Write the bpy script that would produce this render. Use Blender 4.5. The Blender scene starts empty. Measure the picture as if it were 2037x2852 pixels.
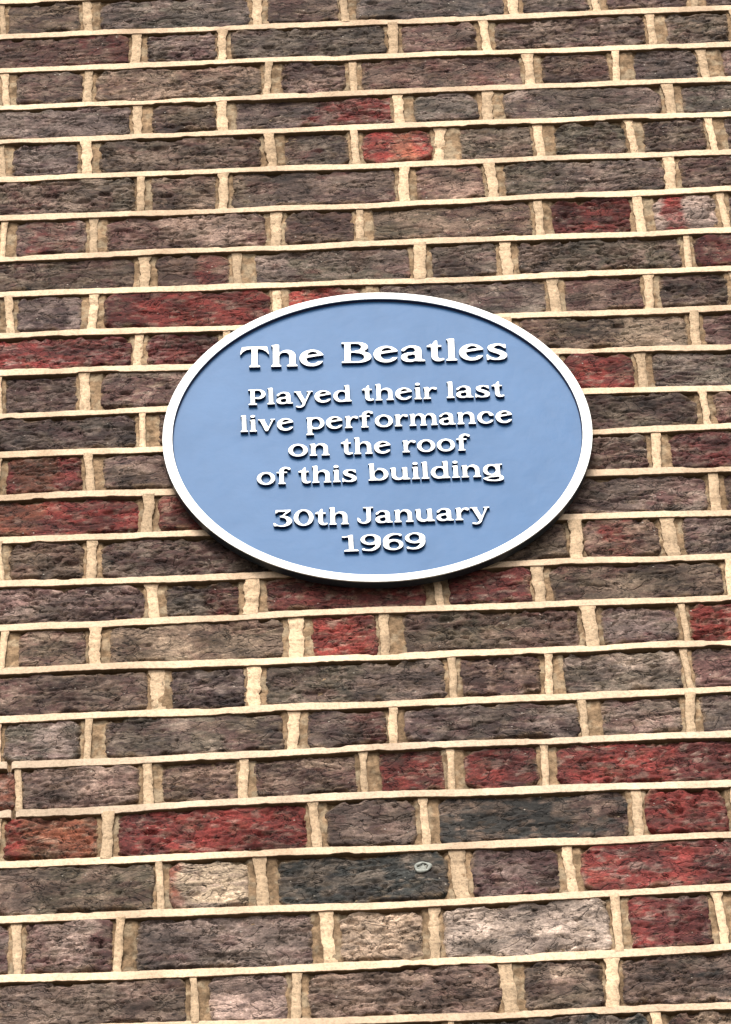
import bpy, bmesh, math, random
import numpy as np
from mathutils import Vector, Matrix

# ================================================================ camera, sky, sun, exposure
C = bpy.context.scene.collection
SC = bpy.context.scene
Z0 = 6.75                      # height of the wall datum (first bed joint in view) above the pavement
F, PITCH, YAW, ROLL = 1.3281443*1e4, 0.81764012, 0.0264005, -0.0587681
CAM = Vector((0.2156864, -3.8631743, -5.1470809 + Z0))
def camera():
    cy, sy, cp, sp, cr, sr = math.cos(YAW), math.sin(YAW), math.cos(PITCH), math.sin(PITCH), math.cos(ROLL), math.sin(ROLL)
    f = Vector((sy*cp, cy*cp, sp)); r = Vector((cy, -sy, 0)); u = r.cross(f)
    r2 = cr*r + sr*u; u2 = -sr*r + cr*u
    cd = bpy.data.cameras.new('camera'); co = bpy.data.objects.new('camera', cd); C.objects.link(co)
    co.matrix_world = Matrix(((r2.x, u2.x, -f.x, CAM.x), (r2.y, u2.y, -f.y, CAM.y), (r2.z, u2.z, -f.z, CAM.z), (0, 0, 0, 1)))
    cd.sensor_fit = 'VERTICAL'; cd.sensor_height = 36.0; cd.sensor_width = 36.0
    cd.lens = 36.0*F/2852.0; cd.clip_start = 0.05; cd.clip_end = 500
    SC.camera = co
camera()
SUN_EL, SUN_AZ = math.radians(50), math.radians(-9)     # azimuth measured from -Y (straight in front of the wall) towards +X
w = bpy.data.worlds.new('World'); SC.world = w; w.use_nodes = True
nt = w.node_tree; nt.nodes.clear()
sky = nt.nodes.new('ShaderNodeTexSky'); sky.sky_type = 'NISHITA'; sky.sun_disc = False
sky.sun_elevation = SUN_EL; sky.sun_rotation = math.pi - SUN_AZ; sky.dust_density = 4.0; sky.air_density = 1.0
hs = nt.nodes.new('ShaderNodeHueSaturation'); hs.inputs['Saturation'].default_value = 0.25
bg = nt.nodes.new('ShaderNodeBackground'); bg.inputs['Strength'].default_value = 0.085
wo = nt.nodes.new('ShaderNodeOutputWorld')
nt.links.new(sky.outputs[0], hs.inputs['Color']); nt.links.new(hs.outputs[0], bg.inputs['Color']); nt.links.new(bg.outputs[0], wo.inputs[0])
sd = bpy.data.lights.new('sun', 'SUN'); sd.energy = 1.5; sd.angle = math.radians(28); sd.color = (1.0, 0.945, 0.865)
so = bpy.data.objects.new('sun', sd); C.objects.link(so)
sdir = Vector((math.sin(SUN_AZ)*math.cos(SUN_EL), -math.cos(SUN_AZ)*math.cos(SUN_EL), math.sin(SUN_EL)))
so.rotation_euler = (-sdir).to_track_quat('-Z', 'Y').to_euler()
vs = SC.view_settings; vs.view_transform = 'Standard'; vs.look = 'None'; vs.gamma = 1; vs.use_curve_mapping = False
vs.exposure = 1.15
K = .61                                                  # overall albedo factor of the brick colours

# ================================================================ helpers
def lin(r, g, b):
    return tuple(((c/255)/12.92 if c/255 <= .04045 else ((c/255+.055)/1.055)**2.4) for c in (r, g, b))
def hash2(ix, iy, s):
    with np.errstate(over='ignore'):
        h = (ix.astype(np.int64)*374761393 + iy.astype(np.int64)*668265263 + int(s)*2147483647) & 0xffffffff
        h = ((h ^ (h >> 13))*1274126177) & 0xffffffff; h = ((h ^ (h >> 16))*2246822519) & 0xffffffff
        return ((h ^ (h >> 15)) & 0xffffff)/float(0xffffff)
def vn(x, y, s=0):                                       # value noise 0..1
    ix, iy = np.floor(x), np.floor(y); fx, fy = x-ix, y-iy
    fx = fx*fx*fx*(fx*(fx*6-15)+10); fy = fy*fy*fy*(fy*(fy*6-15)+10)
    a, b, c, d = hash2(ix,iy,s), hash2(ix+1,iy,s), hash2(ix,iy+1,s), hash2(ix+1,iy+1,s)
    return (a*(1-fx)+b*fx)*(1-fy) + (c*(1-fx)+d*fx)*fy
def fbm(x, y, s=0, o=4, g=.5):
    t = 0; a = 1; n = 0
    for k in range(o):
        t = t + a*vn(x*2**k+17.3*k, y*2**k-9.1*k, s+k*31); n += a; a *= g
    return t/n
def cells(x, y, s):                                      # distance to, and id of, the nearest jittered point
    ix, iy = np.floor(x), np.floor(y); best = np.full(x.shape, 9.0); idd = np.zeros(x.shape)
    for dx in (-1, 0, 1):
        for dy in (-1, 0, 1):
            jx, jy = ix+dx, iy+dy
            d = np.hypot(jx+hash2(jx,jy,s)-x, jy+hash2(jx,jy,s+5)-y); m = d < best
            best = np.where(m, d, best); idd = np.where(m, hash2(jx,jy,s+9), idd)
    return best, idd
def sm(a, b, x):
    t = np.clip((x-a)/(b-a), 0, 1); return t*t*(3-2*t)
def mesh_np(name, V, Fq, col=None, smooth=True):
    me = bpy.data.meshes.new(name)
    me.vertices.add(len(V)); me.vertices.foreach_set('co', np.ascontiguousarray(V, dtype=np.float32).ravel())
    n = Fq.shape[1]
    me.loops.add(Fq.size); me.loops.foreach_set('vertex_index', np.ascontiguousarray(Fq, dtype=np.int32).ravel())
    me.polygons.add(len(Fq)); me.polygons.foreach_set('loop_start', np.arange(len(Fq), dtype=np.int32)*n)
    me.update(calc_edges=True); me.validate()
    me.polygons.foreach_set('use_smooth', np.full(len(me.polygons), smooth))
    if col is not None:
        a = me.color_attributes.new('tone', 'FLOAT_COLOR', 'POINT')
        a.data.foreach_set('color', np.ascontiguousarray(col if col.shape[1] == 4 else np.concatenate([col, np.ones((len(col),1))], 1), dtype=np.float32).ravel())
    return me
def grid_faces(nx, nz):                                  # vertex index = j*nx+i, facing -Y when x grows with i and z with j
    i, j = np.meshgrid(np.arange(nx-1), np.arange(nz-1)); a = (j*nx+i).ravel()
    return np.stack([a, a+1, a+1+nx, a+nx], 1)
def put(name, me, mat, parent=None, loc=(0,0,0), label=None, kind=None):
    if mat is not None and not me.materials: me.materials.append(mat)
    o = bpy.data.objects.new(name, me); C.objects.link(o); o.location = loc
    if parent: o.parent = parent
    if label: o['label'] = label
    if kind: o['kind'] = kind
    return o
def nodes(name, rough=.9):
    m = bpy.data.materials.new(name); m.use_nodes = True; t = m.node_tree; b = t.nodes['Principled BSDF']
    b.inputs['Roughness'].default_value = rough; return m, t, b
def N(t, typ, **kw):
    n = t.nodes.new(typ)
    for k, v in kw.items():
        if k.startswith('_'): setattr(n, k[1:], v)
        else: n.inputs[k.replace('_', ' ')].default_value = v
    return n
def L(t, a, b): t.links.new(a, b)
def mixc(t, blend, fac, a, b):
    n = t.nodes.new('ShaderNodeMix'); n.data_type = 'RGBA'; n.blend_type = blend
    for s, v in ((n.inputs[0], fac), (n.inputs[6], a), (n.inputs[7], b)):
        if hasattr(v, 'links'): L(t, v, s)
        else: s.default_value = v
    return n.outputs[2]
def ramp(t, src, *st):
    n = t.nodes.new('ShaderNodeValToRGB'); e = n.color_ramp.elements
    while len(e) < len(st): e.new(.5)
    for k, (p, v) in enumerate(st): e[k].position = p; e[k].color = (v, v, v, 1) if not isinstance(v, tuple) else v+(1,)
    L(t, src, n.inputs[0]); return n.outputs[0]
def pos_scaled(t, sx, sy, sz):
    g = t.nodes.new('ShaderNodeNewGeometry'); m = t.nodes.new('ShaderNodeMapping'); m.inputs['Scale'].default_value = (sx, sy, sz)
    L(t, g.outputs['Position'], m.inputs['Vector']); return m.outputs[0]

# ================================================================ materials
def grime(t, c):                                         # soot that runs over bricks and joints alike
    p = pos_scaled(t, 1, 1, .8); n = N(t, 'ShaderNodeTexNoise', Scale=7.0, Detail=6.0, Roughness=.65); L(t, p, n.inputs['Vector'])
    return mixc(t, 'MULTIPLY', 1.0, c, ramp(t, n.outputs['Fac'], (.32, (.74,.72,.70)), (.48, (.98,.98,.98)), (.66, (1.12,1.12,1.12))))
def mat_brick():
    m, t, b = nodes('fired_clay_brick', .88)
    b.inputs['Specular IOR Level'].default_value = .3
    a = N(t, 'ShaderNodeAttribute', _attribute_name='tone')
    p = pos_scaled(t, 1, 1, 1.6)
    n1 = N(t, 'ShaderNodeTexNoise', Scale=210.0, Detail=8.0, Roughness=.75, Distortion=.4); L(t, p, n1.inputs['Vector'])
    n2 = N(t, 'ShaderNodeTexNoise', Scale=480.0, Detail=3.0, Roughness=.7); L(t, p, n2.inputs['Vector'])
    n3 = N(t, 'ShaderNodeTexNoise', Scale=30.0, Detail=4.0, Roughness=.55, Distortion=.6); L(t, p, n3.inputs['Vector'])
    n4 = N(t, 'ShaderNodeTexNoise', Scale=16.0, Detail=3.0); L(t, p, n4.inputs['Vector'])
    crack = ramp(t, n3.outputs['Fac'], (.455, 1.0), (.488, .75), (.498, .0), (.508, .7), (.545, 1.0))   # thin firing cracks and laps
    gate = ramp(t, n4.outputs['Fac'], (.36, .0), (.50, 1.0))
    c = mixc(t, 'MULTIPLY', 1.0, a.outputs['Color'], ramp(t, n1.outputs['Fac'], (.30, .28), (.41, .72), (.53, 1.05), (.70, 1.85)))
    c = mixc(t, 'MULTIPLY', .8, c, ramp(t, n2.outputs['Fac'], (.3, .55), (.5, 1.0), (.7, 1.6)))
    c = mixc(t, 'MULTIPLY', gate, c, ramp(t, crack, (.0, .22), (.8, 1.0)))  # shade of the cracks darkened into the colour, besides the bump
    pv = pos_scaled(t, 1, 1, 2.2); v2 = N(t, 'ShaderNodeTexVoronoi', Scale=95.0); L(t, pv, v2.inputs['Vector'])    # dark specks: shade of pits and soot spots, put into the colour
    r2 = N(t, 'ShaderNodeSeparateColor'); L(t, v2.outputs['Color'], r2.inputs[0])
    k3 = N(t, 'ShaderNodeMath', _operation='MULTIPLY'); L(t, ramp(t, r2.outputs[1], (.84, .0), (.87, 1.0)), k3.inputs[0]); L(t, ramp(t, v2.outputs['Distance'], (.12, 1.0), (.30, .0)), k3.inputs[1])
    c = mixc(t, 'MULTIPLY', k3.outputs[0], c, (.16, .14, .13, 1))
    v = N(t, 'ShaderNodeTexVoronoi', Scale=160.0); L(t, p, v.inputs['Vector'])        # pale grit
    sp = ramp(t, v.outputs['Distance'], (.0, 1.0), (.13, 1.0), (.19, .0))
    r = N(t, 'ShaderNodeSeparateColor'); L(t, v.outputs['Color'], r.inputs[0])
    k = N(t, 'ShaderNodeMath', _operation='GREATER_THAN'); L(t, r.outputs[0], k.inputs[0]); k.inputs[1].default_value = .955
    k2 = N(t, 'ShaderNodeMath', _operation='MULTIPLY'); L(t, k.outputs[0], k2.inputs[0]); L(t, sp, k2.inputs[1])
    c = mixc(t, 'MIX', k2.outputs[0], c, (.42, .37, .31, 1))
    c = grime(t, c)
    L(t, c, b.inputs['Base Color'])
    bp = N(t, 'ShaderNodeBump', Strength=.6, Distance=.0006); L(t, a.outputs['Alpha'], bp.inputs['Strength']); L(t, n1.outputs['Fac'], bp.inputs['Height'])
    bp3 = N(t, 'ShaderNodeBump', Strength=1.0, Distance=.0018); L(t, crack, bp3.inputs['Height']); L(t, bp3.outputs[0], bp.inputs['Normal'])
    bp2 = N(t, 'ShaderNodeBump', Strength=.4, Distance=.0004); L(t, n2.outputs['Fac'], bp2.inputs['Height']); L(t, bp.outputs[0], bp2.inputs['Normal'])
    L(t, bp2.outputs[0], b.inputs['Normal']); return m
def mat_mortar(name, bump):
    m, t, b = nodes(name, .95); b.inputs['Specular IOR Level'].default_value = .15
    a = N(t, 'ShaderNodeAttribute', _attribute_name='tone')
    p = pos_scaled(t, 1, 1, 1)
    n1 = N(t, 'ShaderNodeTexNoise', Scale=260.0, Detail=5.0, Roughness=.7); L(t, p, n1.inputs['Vector'])
    c = mixc(t, 'MULTIPLY', 1.0, a.outputs['Color'], ramp(t, n1.outputs['Fac'], (.3, 1-bump*.5), (.5, 1.0), (.7, 1+bump*.25)))
    c = grime(t, c)
    L(t, c, b.inputs['Base Color'])
    bp = N(t, 'ShaderNodeBump', Strength=bump, Distance=.0015); L(t, n1.outputs['Fac'], bp.inputs['Height']); L(t, bp.outputs[0], b.inputs['Normal'])
    return m
def mat_plain(name, col, rough, bump=0, scale=40, coat=0):
    m, t, b = nodes(name, rough); b.inputs['Base Color'].default_value = col+(1,)
    b.inputs['Coat Weight'].default_value = coat; b.inputs['Coat Roughness'].default_value = .08
    if bump:
        p = pos_scaled(t, 1, 1, 1); n = N(t, 'ShaderNodeTexNoise', Scale=scale, Detail=3.0); L(t, p, n.inputs['Vector'])
        bp = N(t, 'ShaderNodeBump', Strength=bump, Distance=.002); L(t, n.outputs['Fac'], bp.inputs['Height']); L(t, bp.outputs[0], b.inputs['Normal'])
        if coat: L(t, bp.outputs[0], b.inputs['Coat Normal'])
    return m
M_BRICK = mat_brick()
M_RIBBON = mat_mortar('lime_pointing', .6)
M_BED = mat_mortar('sandy_mortar', 1.0)
def mat_field():
    m, t, b = nodes('blue_enamel', .5); b.inputs['Specular IOR Level'].default_value = .28
    p = pos_scaled(t, 1, 1, 1)
    n = N(t, 'ShaderNodeTexNoise', Scale=9.0, Detail=3.0, Roughness=.6); L(t, p, n.inputs['Vector'])
    n2 = N(t, 'ShaderNodeTexNoise', Scale=45.0, Detail=4.0, Roughness=.55); L(t, p, n2.inputs['Vector'])
    c = mixc(t, 'MIX', ramp(t, n.outputs['Fac'], (.3, 0.0), (.7, 1.0)), BLUE[0]+(1,), BLUE[1]+(1,))
    c = mixc(t, 'MULTIPLY', .35, c, ramp(t, n2.outputs['Fac'], (.35, .93), (.65, 1.07)))
    L(t, c, b.inputs['Base Color'])
    bp = N(t, 'ShaderNodeBump', Strength=.5, Distance=.0012); L(t, n2.outputs['Fac'], bp.inputs['Height']); L(t, bp.outputs[0], b.inputs['Normal'])
    return m
BLUE = ((.027, .118, .285), (.042, .142, .325))
M_FIELD = mat_field()
M_WHITE = mat_plain('white_enamel', (.84, .86, .83), .3, .1, 60)
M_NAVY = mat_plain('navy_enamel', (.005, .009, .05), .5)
M_EDGE = mat_plain('dark_plaque_edge', (.012, .02, .028), .4, .3, 60)

# ================================================================ wall data, metres/1000 on the wall: x to the right, z from the datum (down is minus)
RIB = [[[-131.3,-1.3],[358.7,0.1],[850.8,1.5]],[[-130.1,-77.9],[355.6,-76.6],[843.4,-75.3]],[[-129.0,-151.6],[352.7,-150.4],[835.7,-155.0]],[[-127.7,-230.0],[349.6,-227.5],[828.7,-228.0]],[[-126.6,-302.7],[346.7,-299.5],[821.7,-300.1]],[[-125.4,-377.7],[343.5,-378.3],[814.2,-378.3]],[[-124.2,-456.0],[340.3,-458.6],[807.0,-452.6]],[[-122.9,-536.5],[337.2,-534.9],[799.0,-535.7]],[[-121.8,-605.4],[334.2,-609.1],[791.9,-610.0]],[[-120.6,-683.3],[173.9,-687.2],[499.4,-683.4],[784.7,-685.0]],[[-119.5,-754.1],[113.5,-756.1],[559.9,-753.8],[777.4,-759.9]],[[-118.2,-834.1],[82.0,-832.1],[596.5,-830.9],[770.4,-832.5]],[[-117.1,-902.6],[77.0,-903.6],[596.3,-903.5],[763.6,-903.2]],[[-115.9,-978.4],[88.7,-979.2],[585.8,-975.9],[756.2,-979.9]],[[-114.8,-1050.9],[120.1,-1054.6],[550.0,-1050.9],[749.0,-1054.7]],[[-113.6,-1126.6],[194.1,-1129.1],[477.8,-1126.0],[742.0,-1127.8]],[[-112.4,-1200.3],[310.7,-1195.3],[735.1,-1199.2]],[[-111.3,-1271.3],[307.7,-1270.1],[728.0,-1272.6]],[[-110.1,-1347.7],[304.6,-1347.9],[721.0,-1346.2]],[[-109.0,-1420.8],[45.4,-1421.0],[301.8,-1416.9],[714.1,-1417.4]],[[-107.8,-1494.9],[298.9,-1489.6],[706.8,-1492.9]],[[-106.6,-1571.0],[295.6,-1571.1],[699.2,-1572.4]],[[-105.3,-1651.7],[292.2,-1654.9],[691.7,-1649.6]],[[-103.9,-1739.4],[288.7,-1741.4],[683.5,-1734.8]],[[189.5,-1813.7],[285.7,-1817.9],[675.6,-1817.5]],[[187.4,-1896.9],[282.3,-1901.0],[667.5,-1900.8]]]
COURSES = [
 ([[-131,-120,-131,-123],[-24,1,-22,-6],[203,226,204,221],[321,344,321,336],[542,567,545,562],[656,677,657,671],[788,809,789,802]], 'D D G/N@.2-.6 D S D D D'),
 ([[42,64,42,60],[157,175,157,172],[382,402,382,399],[502,525,505,521],[726,752,727,741],[837,860,839,854]], 'P/r@.6-1 D G P D S G'),
 ([[-129,-109,-127,-115],[-20,-4,-20,-5],[216,240,217,229],[327,345,329,342],[558,581,558,575],[673,702,674,687],[788,818,788,803]], 'D D G D G/P@.1-.6 D G P'),
 ([[42,69,44,59],[153,177,153,171],[383,410,383,400],[497,527,498,516],[736,759,736,753]], 'G/L@0-.4 D D/R@.5-1 N G/D@0-.5 N'),
 ([[-126,-110,-126,-120],[-24,2,-23,-5],[212,239,214,231],[325,340,325,338],[432,466,432,449],[561,589,562,577],[682,703,683,696],[785,811,786,798]], 'G D G/P@.4-1 D R/O@.5-.8 N N/D@.3-.8 D G'),
 ([[48,68,48,62],[152,171,153,168],[382,406,382,400],[495,519,495,513],[725,745,723,741]], 'G/P@.2-.5 G G/B@0-.14 D N/G@.3-1 D/P@0-1'),
 ([[-124,-104,-124,-115],[-14,10,-12,1],[213,237,217,235],[325,346,325,338],[550,574,552,566],[676,703,678,694],[786,801,787,799]], 'D P/r@.2-.8 P/L@.4-.9 D N/D@.4-1 R/r@0-.4 L/R@.2-.5 D'),
 ([[48,73,50,68],[166,196,167,182],[393,417,394,414],[502,526,503,522],[734,747,735,746]], 'P D/r@.6-1 G/N@.2-.8 D G/N@.3-.9 r'),
 ([[-121,-100,-116,-103],[-19,7,-13,2],[216,236,216,230],[332,349,334,346],[559,580,559,576],[679,699,679,693],[785,807,788,802]], 'D D/L@.7-1 r/R@.2-1 R D P D P'),
 ([[42,60,43,57],[151,170,153,165],[360,378,361,376],[497,520,500,514],[729,746,729,744]], 'r/R@.1-.6 r D D D/L@.6-1 P'),
 ([[-127,-114,-125,-115],[-24,4,-23,-7],[211,233,214,228],[326,343,329,340],[552,571,555,569],[656,677,657,672]], 'D P P D D r/R@.2-.9 D'),
 ([[48,73,50,59],[156,176,159,170],[358,380,361,374],[497,519,499,513],[727,747,729,741]], 'D D D D P/D@.4-1 P'),
 ([[-133,-109,-131,-114],[-18,7,-16,-3],[210,232,213,226],[323,336,325,334],[547,571,550,564],[661,685,663,677]], 'D R/O@.1-.7 D D D P P/r@.0-.4'),
 ([[50,72,52,69],[159,181,162,175],[359,381,362,376],[485,507,488,501],[725,744,725,741]], 'R/O@0-.45 D/r@0-1 D D D/P@.6-1 P'),
 ([[-131,-104,-120,-109],[-15,4,-14,1],[203,225,206,219],[317,333,319,330],[553,571,553,573],[662,688,662,685]], 'D G P/D@.5-1 D D P/r@.3-.7 D'),
 ([[57,79,57,73],[168,196,169,191],[382,409,390,403],[505,527,506,523],[730,749,731,743]], 'D/G@.1-.6 D/r@.6-1 r r D/P@0-.5 D'),
 ([[-115,-91,-113,-103],[-12,15,-11,7],[216,247,217,242],[324,352,324,339],[557,581,558,580],[673,683,674,682]], 'D P/D@.4-1 G/L@.2-.6 R/r@.7-1 G/N@.1-.6 G/P@.5-1 R/r@.4-1'),
 ([[59,83,58,80],[169,191,169,189],[398,415,400,412],[507,532,510,522],[670,679,671,677]], 'P/D@.5-1 D G/N@0-.5 D G/L@.5-1 P/r@.4-1'),
 ([[-120,-106,-118,-107],[-17,9,-15,-5],[211,237,213,230],[327,347,328,341],[545,569,545,556],[664,683,664,678]], 'D N/L@.5-.8 D/G@.2-.6 D/r@.6-1 D/G@.6-1 D/P@.3-.9 D'),
 ([[-89,-85,-89,-86],[48,71,49,64],[158,176,157,171],[292,315,294,303],[390,409,391,402],[495,514,496,507]], 'O G/L@.5-.9 D D/P@.5-1 R r/R@0-.5 r/R@.1-.6'),
 ([[-120,-104,-118,-106],[2,23,3,19],[234,253,235,249],[355,378,357,369],[590,608,592,607],[700,720,702,715]], 'G R/O@.2-1 R/r@0-.15 G/D@.4-.75 K/D@.75-1 R P'),
 ([[63,79,64,74],[167,196,171,189],[385,410,387,408],[508,530,511,526]], 'G/N@.4-1 B/O@0-.2 K P/D@0-.5 R/r@.6-1'),
 ([[-94,-79,-93,-80],[17,41,18,30],[235,262,241,260],[356,374,358,373],[556,577,557,570]], 'P P/L@.3-.8 G/L@.5-.9 L/G@.8-1 L/G@.4-.7 r/R@0-.3'),
 ([[97,119,99,110],[205,225,207,221],[433,457,430,450],[543,563,543,561]], 'G/L@.2-.9 L/G@.3-1 G/L@0-.4 G/L@.3-.8 G/K@.4-1'),
 ([[-88,-73,-86,-76],[9,28,12,24],[140,159,142,157],[369,386,372,382],[588,604,589,602]], 'G D D G K/G@.3-.8 P/L@.3-1'),
]

# ---------------------------------------------------------------- raised lettering
GR = 120            # raster samples per cap height
GX0, GY0, GXW, GYH = -0.12, -0.45, 1.75, 1.70
_gx, _gy = np.meshgrid(GX0 + (np.arange(int(GXW*GR))+.5)/GR, GY0 + (np.arange(int(GYH*GR))+.5)/GR)

def g_ell(cx, cy, rx, ry, a=0.0):
    c, s = math.cos(a), math.sin(a); dx, dy = _gx-cx, _gy-cy
    return ((dx*c+dy*s)/rx)**2 + ((-dx*s+dy*c)/ry)**2 <= 1
def g_poly(*pts):
    m = np.zeros(_gx.shape, bool); n = len(pts)
    for i in range(n):
        x0, y0 = pts[i]; x1, y1 = pts[(i+1) % n]
        if y0 == y1: continue
        c = ((y0 > _gy) != (y1 > _gy)) & (_gx < (x1-x0)*(_gy-y0)/(y1-y0)+x0)
        m ^= c
    return m
def g_box(x0, y0, x1, y1): return g_poly((x0,y0),(x1,y0),(x1,y1),(x0,y1))
def catmull(p, n=10):
    p = [np.array(q, float) for q in p]; p = [2*p[0]-p[1]] + p + [2*p[-1]-p[-2]]; out = []
    for i in range(1, len(p)-2):
        for k in range(n):
            t = k/n
            out.append(.5*(2*p[i]+(p[i+1]-p[i-1])*t+(2*p[i-1]-5*p[i]+4*p[i+1]-p[i+2])*t*t+(3*p[i]-p[i-1]-3*p[i+1]+p[i+2])*t**3))
    out.append(p[-2]); return out
def g_brush(*pts):                      # (x, y, rx, ry): a pen dragged along a curve
    m = np.zeros(_gx.shape, bool)
    for x, y, rx, ry in catmull(pts, 14): m |= g_ell(x, y, max(rx,.01), max(ry,.01))
    return m
SW = .215                                # stem
def g_serif(x0, x1, y=0.0, h=.085): return g_box(x0, y, x1, y+h) | g_poly((x0+.02,y+h-.01),(x1-.02,y+h-.01),(x1-.07,y+h+.04),(x0+.07,y+h+.04))
def g_stem(x, y0, y1, w=SW): return g_box(x, y0, x+w, y1)
def g_flag(x, y, w=SW):                 # slanted head serif at top left of a stem
    return g_poly((x-.07,y-.045),(x-.02,y-.10),(x+.02,y-.13),(x+w,y-.10),(x+w,y-.02),(x+w-.05,y+.01),(x+.04,y-.01))
def arch(xl, xr, xh=.78):               # arch of n, h, m: from a stem ending at xl into a right stem whose right edge is xr
    cx = (xl+xr-SW)/2
    m = g_ell(cx+.09, xh-.30, (xr-xl)/2+.02, .31) & (_gy > xh-.30) & (_gx > xl-.02) & (_gx < xr)
    m |= g_poly((xl-.02,xh-.34),(xl-.02,xh-.20),(xl+.16,xh-.03),(xl+.16,xh-.12))
    m &= ~(g_ell((xl+xr-SW)/2+.005, xh-.32, (xr-SW-xl)/2-.004, .19))
    m &= ~(g_box(xl, -.1, xr-SW, xh-.32))
    return m | g_stem(xr-SW, 0, xh-.29)
def GL(ch):
    if ch == 'T':
        arm = [(.0,.60),(.03,.82),(.06,.98),(.25,1.0),(.68,1.0),(.87,1.0),(.90,.82),(.935,.60),(.90,.60),(.84,.72),(.72,.83),(.575,.87),(.36,.87),(.21,.83),(.10,.73),(.035,.60)]
        return g_poly(*arm) | g_stem(.36,0,.95) | g_serif(.285,.655), .935
    if ch == 'h':
        return g_stem(.055,0,1.04) | g_flag(.055,1.07) | g_serif(0,.34) | arch(.265,.79,.80) | g_serif(.49,.845), .845
    if ch == 'n':
        return g_stem(.06,0,.74) | g_flag(.06,.775) | g_serif(0,.345) | arch(.27,.80) | g_serif(.50,.86), .86
    if ch == 'm':
        return g_stem(.06,0,.74) | g_flag(.06,.775) | g_serif(0,.335) | arch(.27,.75) | g_serif(.475,.81) | arch(.745,1.235) | g_serif(.96,1.29), 1.29
    if ch == 'u':
        m = g_stem(.06,.25,.74) | g_flag(.06,.775) | g_stem(.55,0,.74) | g_flag(.55,.775) | g_serif(.60,.88)
        b = g_ell(.36,.28,.30,.30) & (_gy < .28) & (_gx > .06) & (_gx < .66); b &= ~g_ell(.412,.31,.142,.185); b &= ~g_box(.275,.30,.55,.8)
        return m | b, .88
    if ch == 'i':
        return g_stem(.07,0,.74) | g_flag(.07,.775) | g_serif(0,.36) | g_ell(.175,.965,.125,.10), .36
    if ch == 'l':
        return g_stem(.07,0,1.04) | g_flag(.07,1.07) | g_serif(0,.36), .36
    if ch == 'r':
        return g_stem(.06,0,.74) | g_flag(.06,.775) | g_serif(0,.36) | g_brush((.24,.46,.03,.06),(.34,.65,.05,.06),(.46,.705,.06,.065),(.55,.66,.095,.09)), .62
    if ch == 'o':
        return g_ell(.42,.385,.42,.405) & ~g_ell(.42,.385,.205,.275), .84
    if ch == 'e':
        m = g_ell(.40,.385,.40,.405) & ~g_ell(.43,.40,.20,.275) | (g_poly((.12,.36),(.76,.50),(.78,.62),(.12,.50)) & g_ell(.40,.385,.40,.405))
        m &= ~g_poly((.40,.415),(.90,.525),(.90,.30),(.74,.23),(.5,.24))
        return m, .80
    if ch == 'c':
        m = g_ell(.40,.385,.40,.405) & ~g_ell(.43,.385,.205,.275)
        m &= ~g_poly((.43,.44),(.66,.48),(.9,.50),(.9,.26),(.70,.22),(.5,.3))
        return m | g_ell(.64,.56,.115,.10), .78
    if ch == 'a':
        m = g_stem(.45,.02,.52) | g_serif(.52,.77,0,.08)
        m |= g_brush((.09,.565,.07,.075),(.20,.68,.06,.05),(.36,.725,.10,.06),(.51,.66,.11,.07),(.56,.52,.107,.08))
        b = g_ell(.28,.215,.28,.235) & ~g_ell(.34,.225,.13,.115,.3)
        b |= g_poly((.12,.36),(.48,.50),(.48,.40),(.30,.30)); 
        return m | b, .77
    if ch == 's':
        m = g_brush((.57,.60,.035,.05),(.48,.70,.07,.05),(.32,.725,.10,.055),(.15,.62,.10,.085),(.21,.47,.12,.095),(.42,.36,.13,.10),(.55,.22,.11,.10),(.46,.07,.12,.065),(.27,.035,.10,.05),(.10,.11,.055,.06))
        return m | g_poly((.56,.76),(.62,.74),(.63,.55),(.58,.52),(.50,.66)) | g_poly((.0,.27),(.05,.27),(.15,.12),(.07,-.02),(.01,-.01)), .68
    if ch == 't':
        m = g_poly((.13,.70),(.20,.90),(.27,1.0),(.345,.98),(.345,.25),(.13,.25)) | g_box(0,.67,.47,.765) | g_poly((0,.67),(.0,.72),(.14,.86),(.16,.7))
        b = g_ell(.36,.23,.23,.25) & (_gy < .26) & ~g_ell(.46,.25,.115,.145); b &= ~g_box(.40,.12,.7,.5)
        return m | b | g_ell(.48,.085,.07,.065), .54
    if ch == 'd':
        m = g_ell(.37,.37,.37,.39) & ~g_ell(.40,.385,.185,.265)
        m &= _gx < .70
        return m | g_stem(.55,0,1.04) | g_flag(.55,1.07) | g_serif(.50,.85) | g_box(.36,-.0,.60,.09), .85
    if ch == 'b':
        m = g_ell(.48,.385,.39,.395) & ~g_ell(.46,.37,.19,.27); m &= _gx > .10
        m &= ~(g_box(.27,.55,.40,.95) & ~g_ell(.48,.30,.26,.42))
        return m | g_stem(.055,0,1.04) | g_flag(.055,1.07) | g_box(-.02,0,.45,.085), .87
    if ch == 'p':
        m = g_ell(.47,.385,.385,.395) & ~g_ell(.45,.385,.19,.275); m &= _gx > .10
        return m | g_stem(.07,-.30,.74) | g_flag(.07,.775) | g_serif(.0,.37,-.36), .855
    if ch == 'g':
        m = g_ell(.39,.42,.37,.36) & ~g_ell(.40,.42,.17,.235)
        m |= g_box(.55,.69,.88,.78) | g_stem(.57,.02,.74,.20)
        m |= g_brush((.67,.08,.10,.07),(.80,-.03,.10,.07),(.78,-.17,.11,.06),(.55,-.235,.16,.055),(.28,-.20,.14,.05),(.08,-.10,.08,.045))
        return m | g_brush((.08,-.09,.07,.05),(.28,-.02,.05,.045),(.6,.02,.05,.045)), .92
    if ch == 'f':
        m = g_stem(.12,0,.80) | g_serif(.06,.42) | g_box(0,.67,.50,.765)
        return m | g_brush((.225,.72,.107,.06),(.25,.90,.107,.07),(.38,1.0,.10,.065),(.52,.985,.08,.06)) | g_ell(.57,.93,.085,.085), .64
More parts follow.
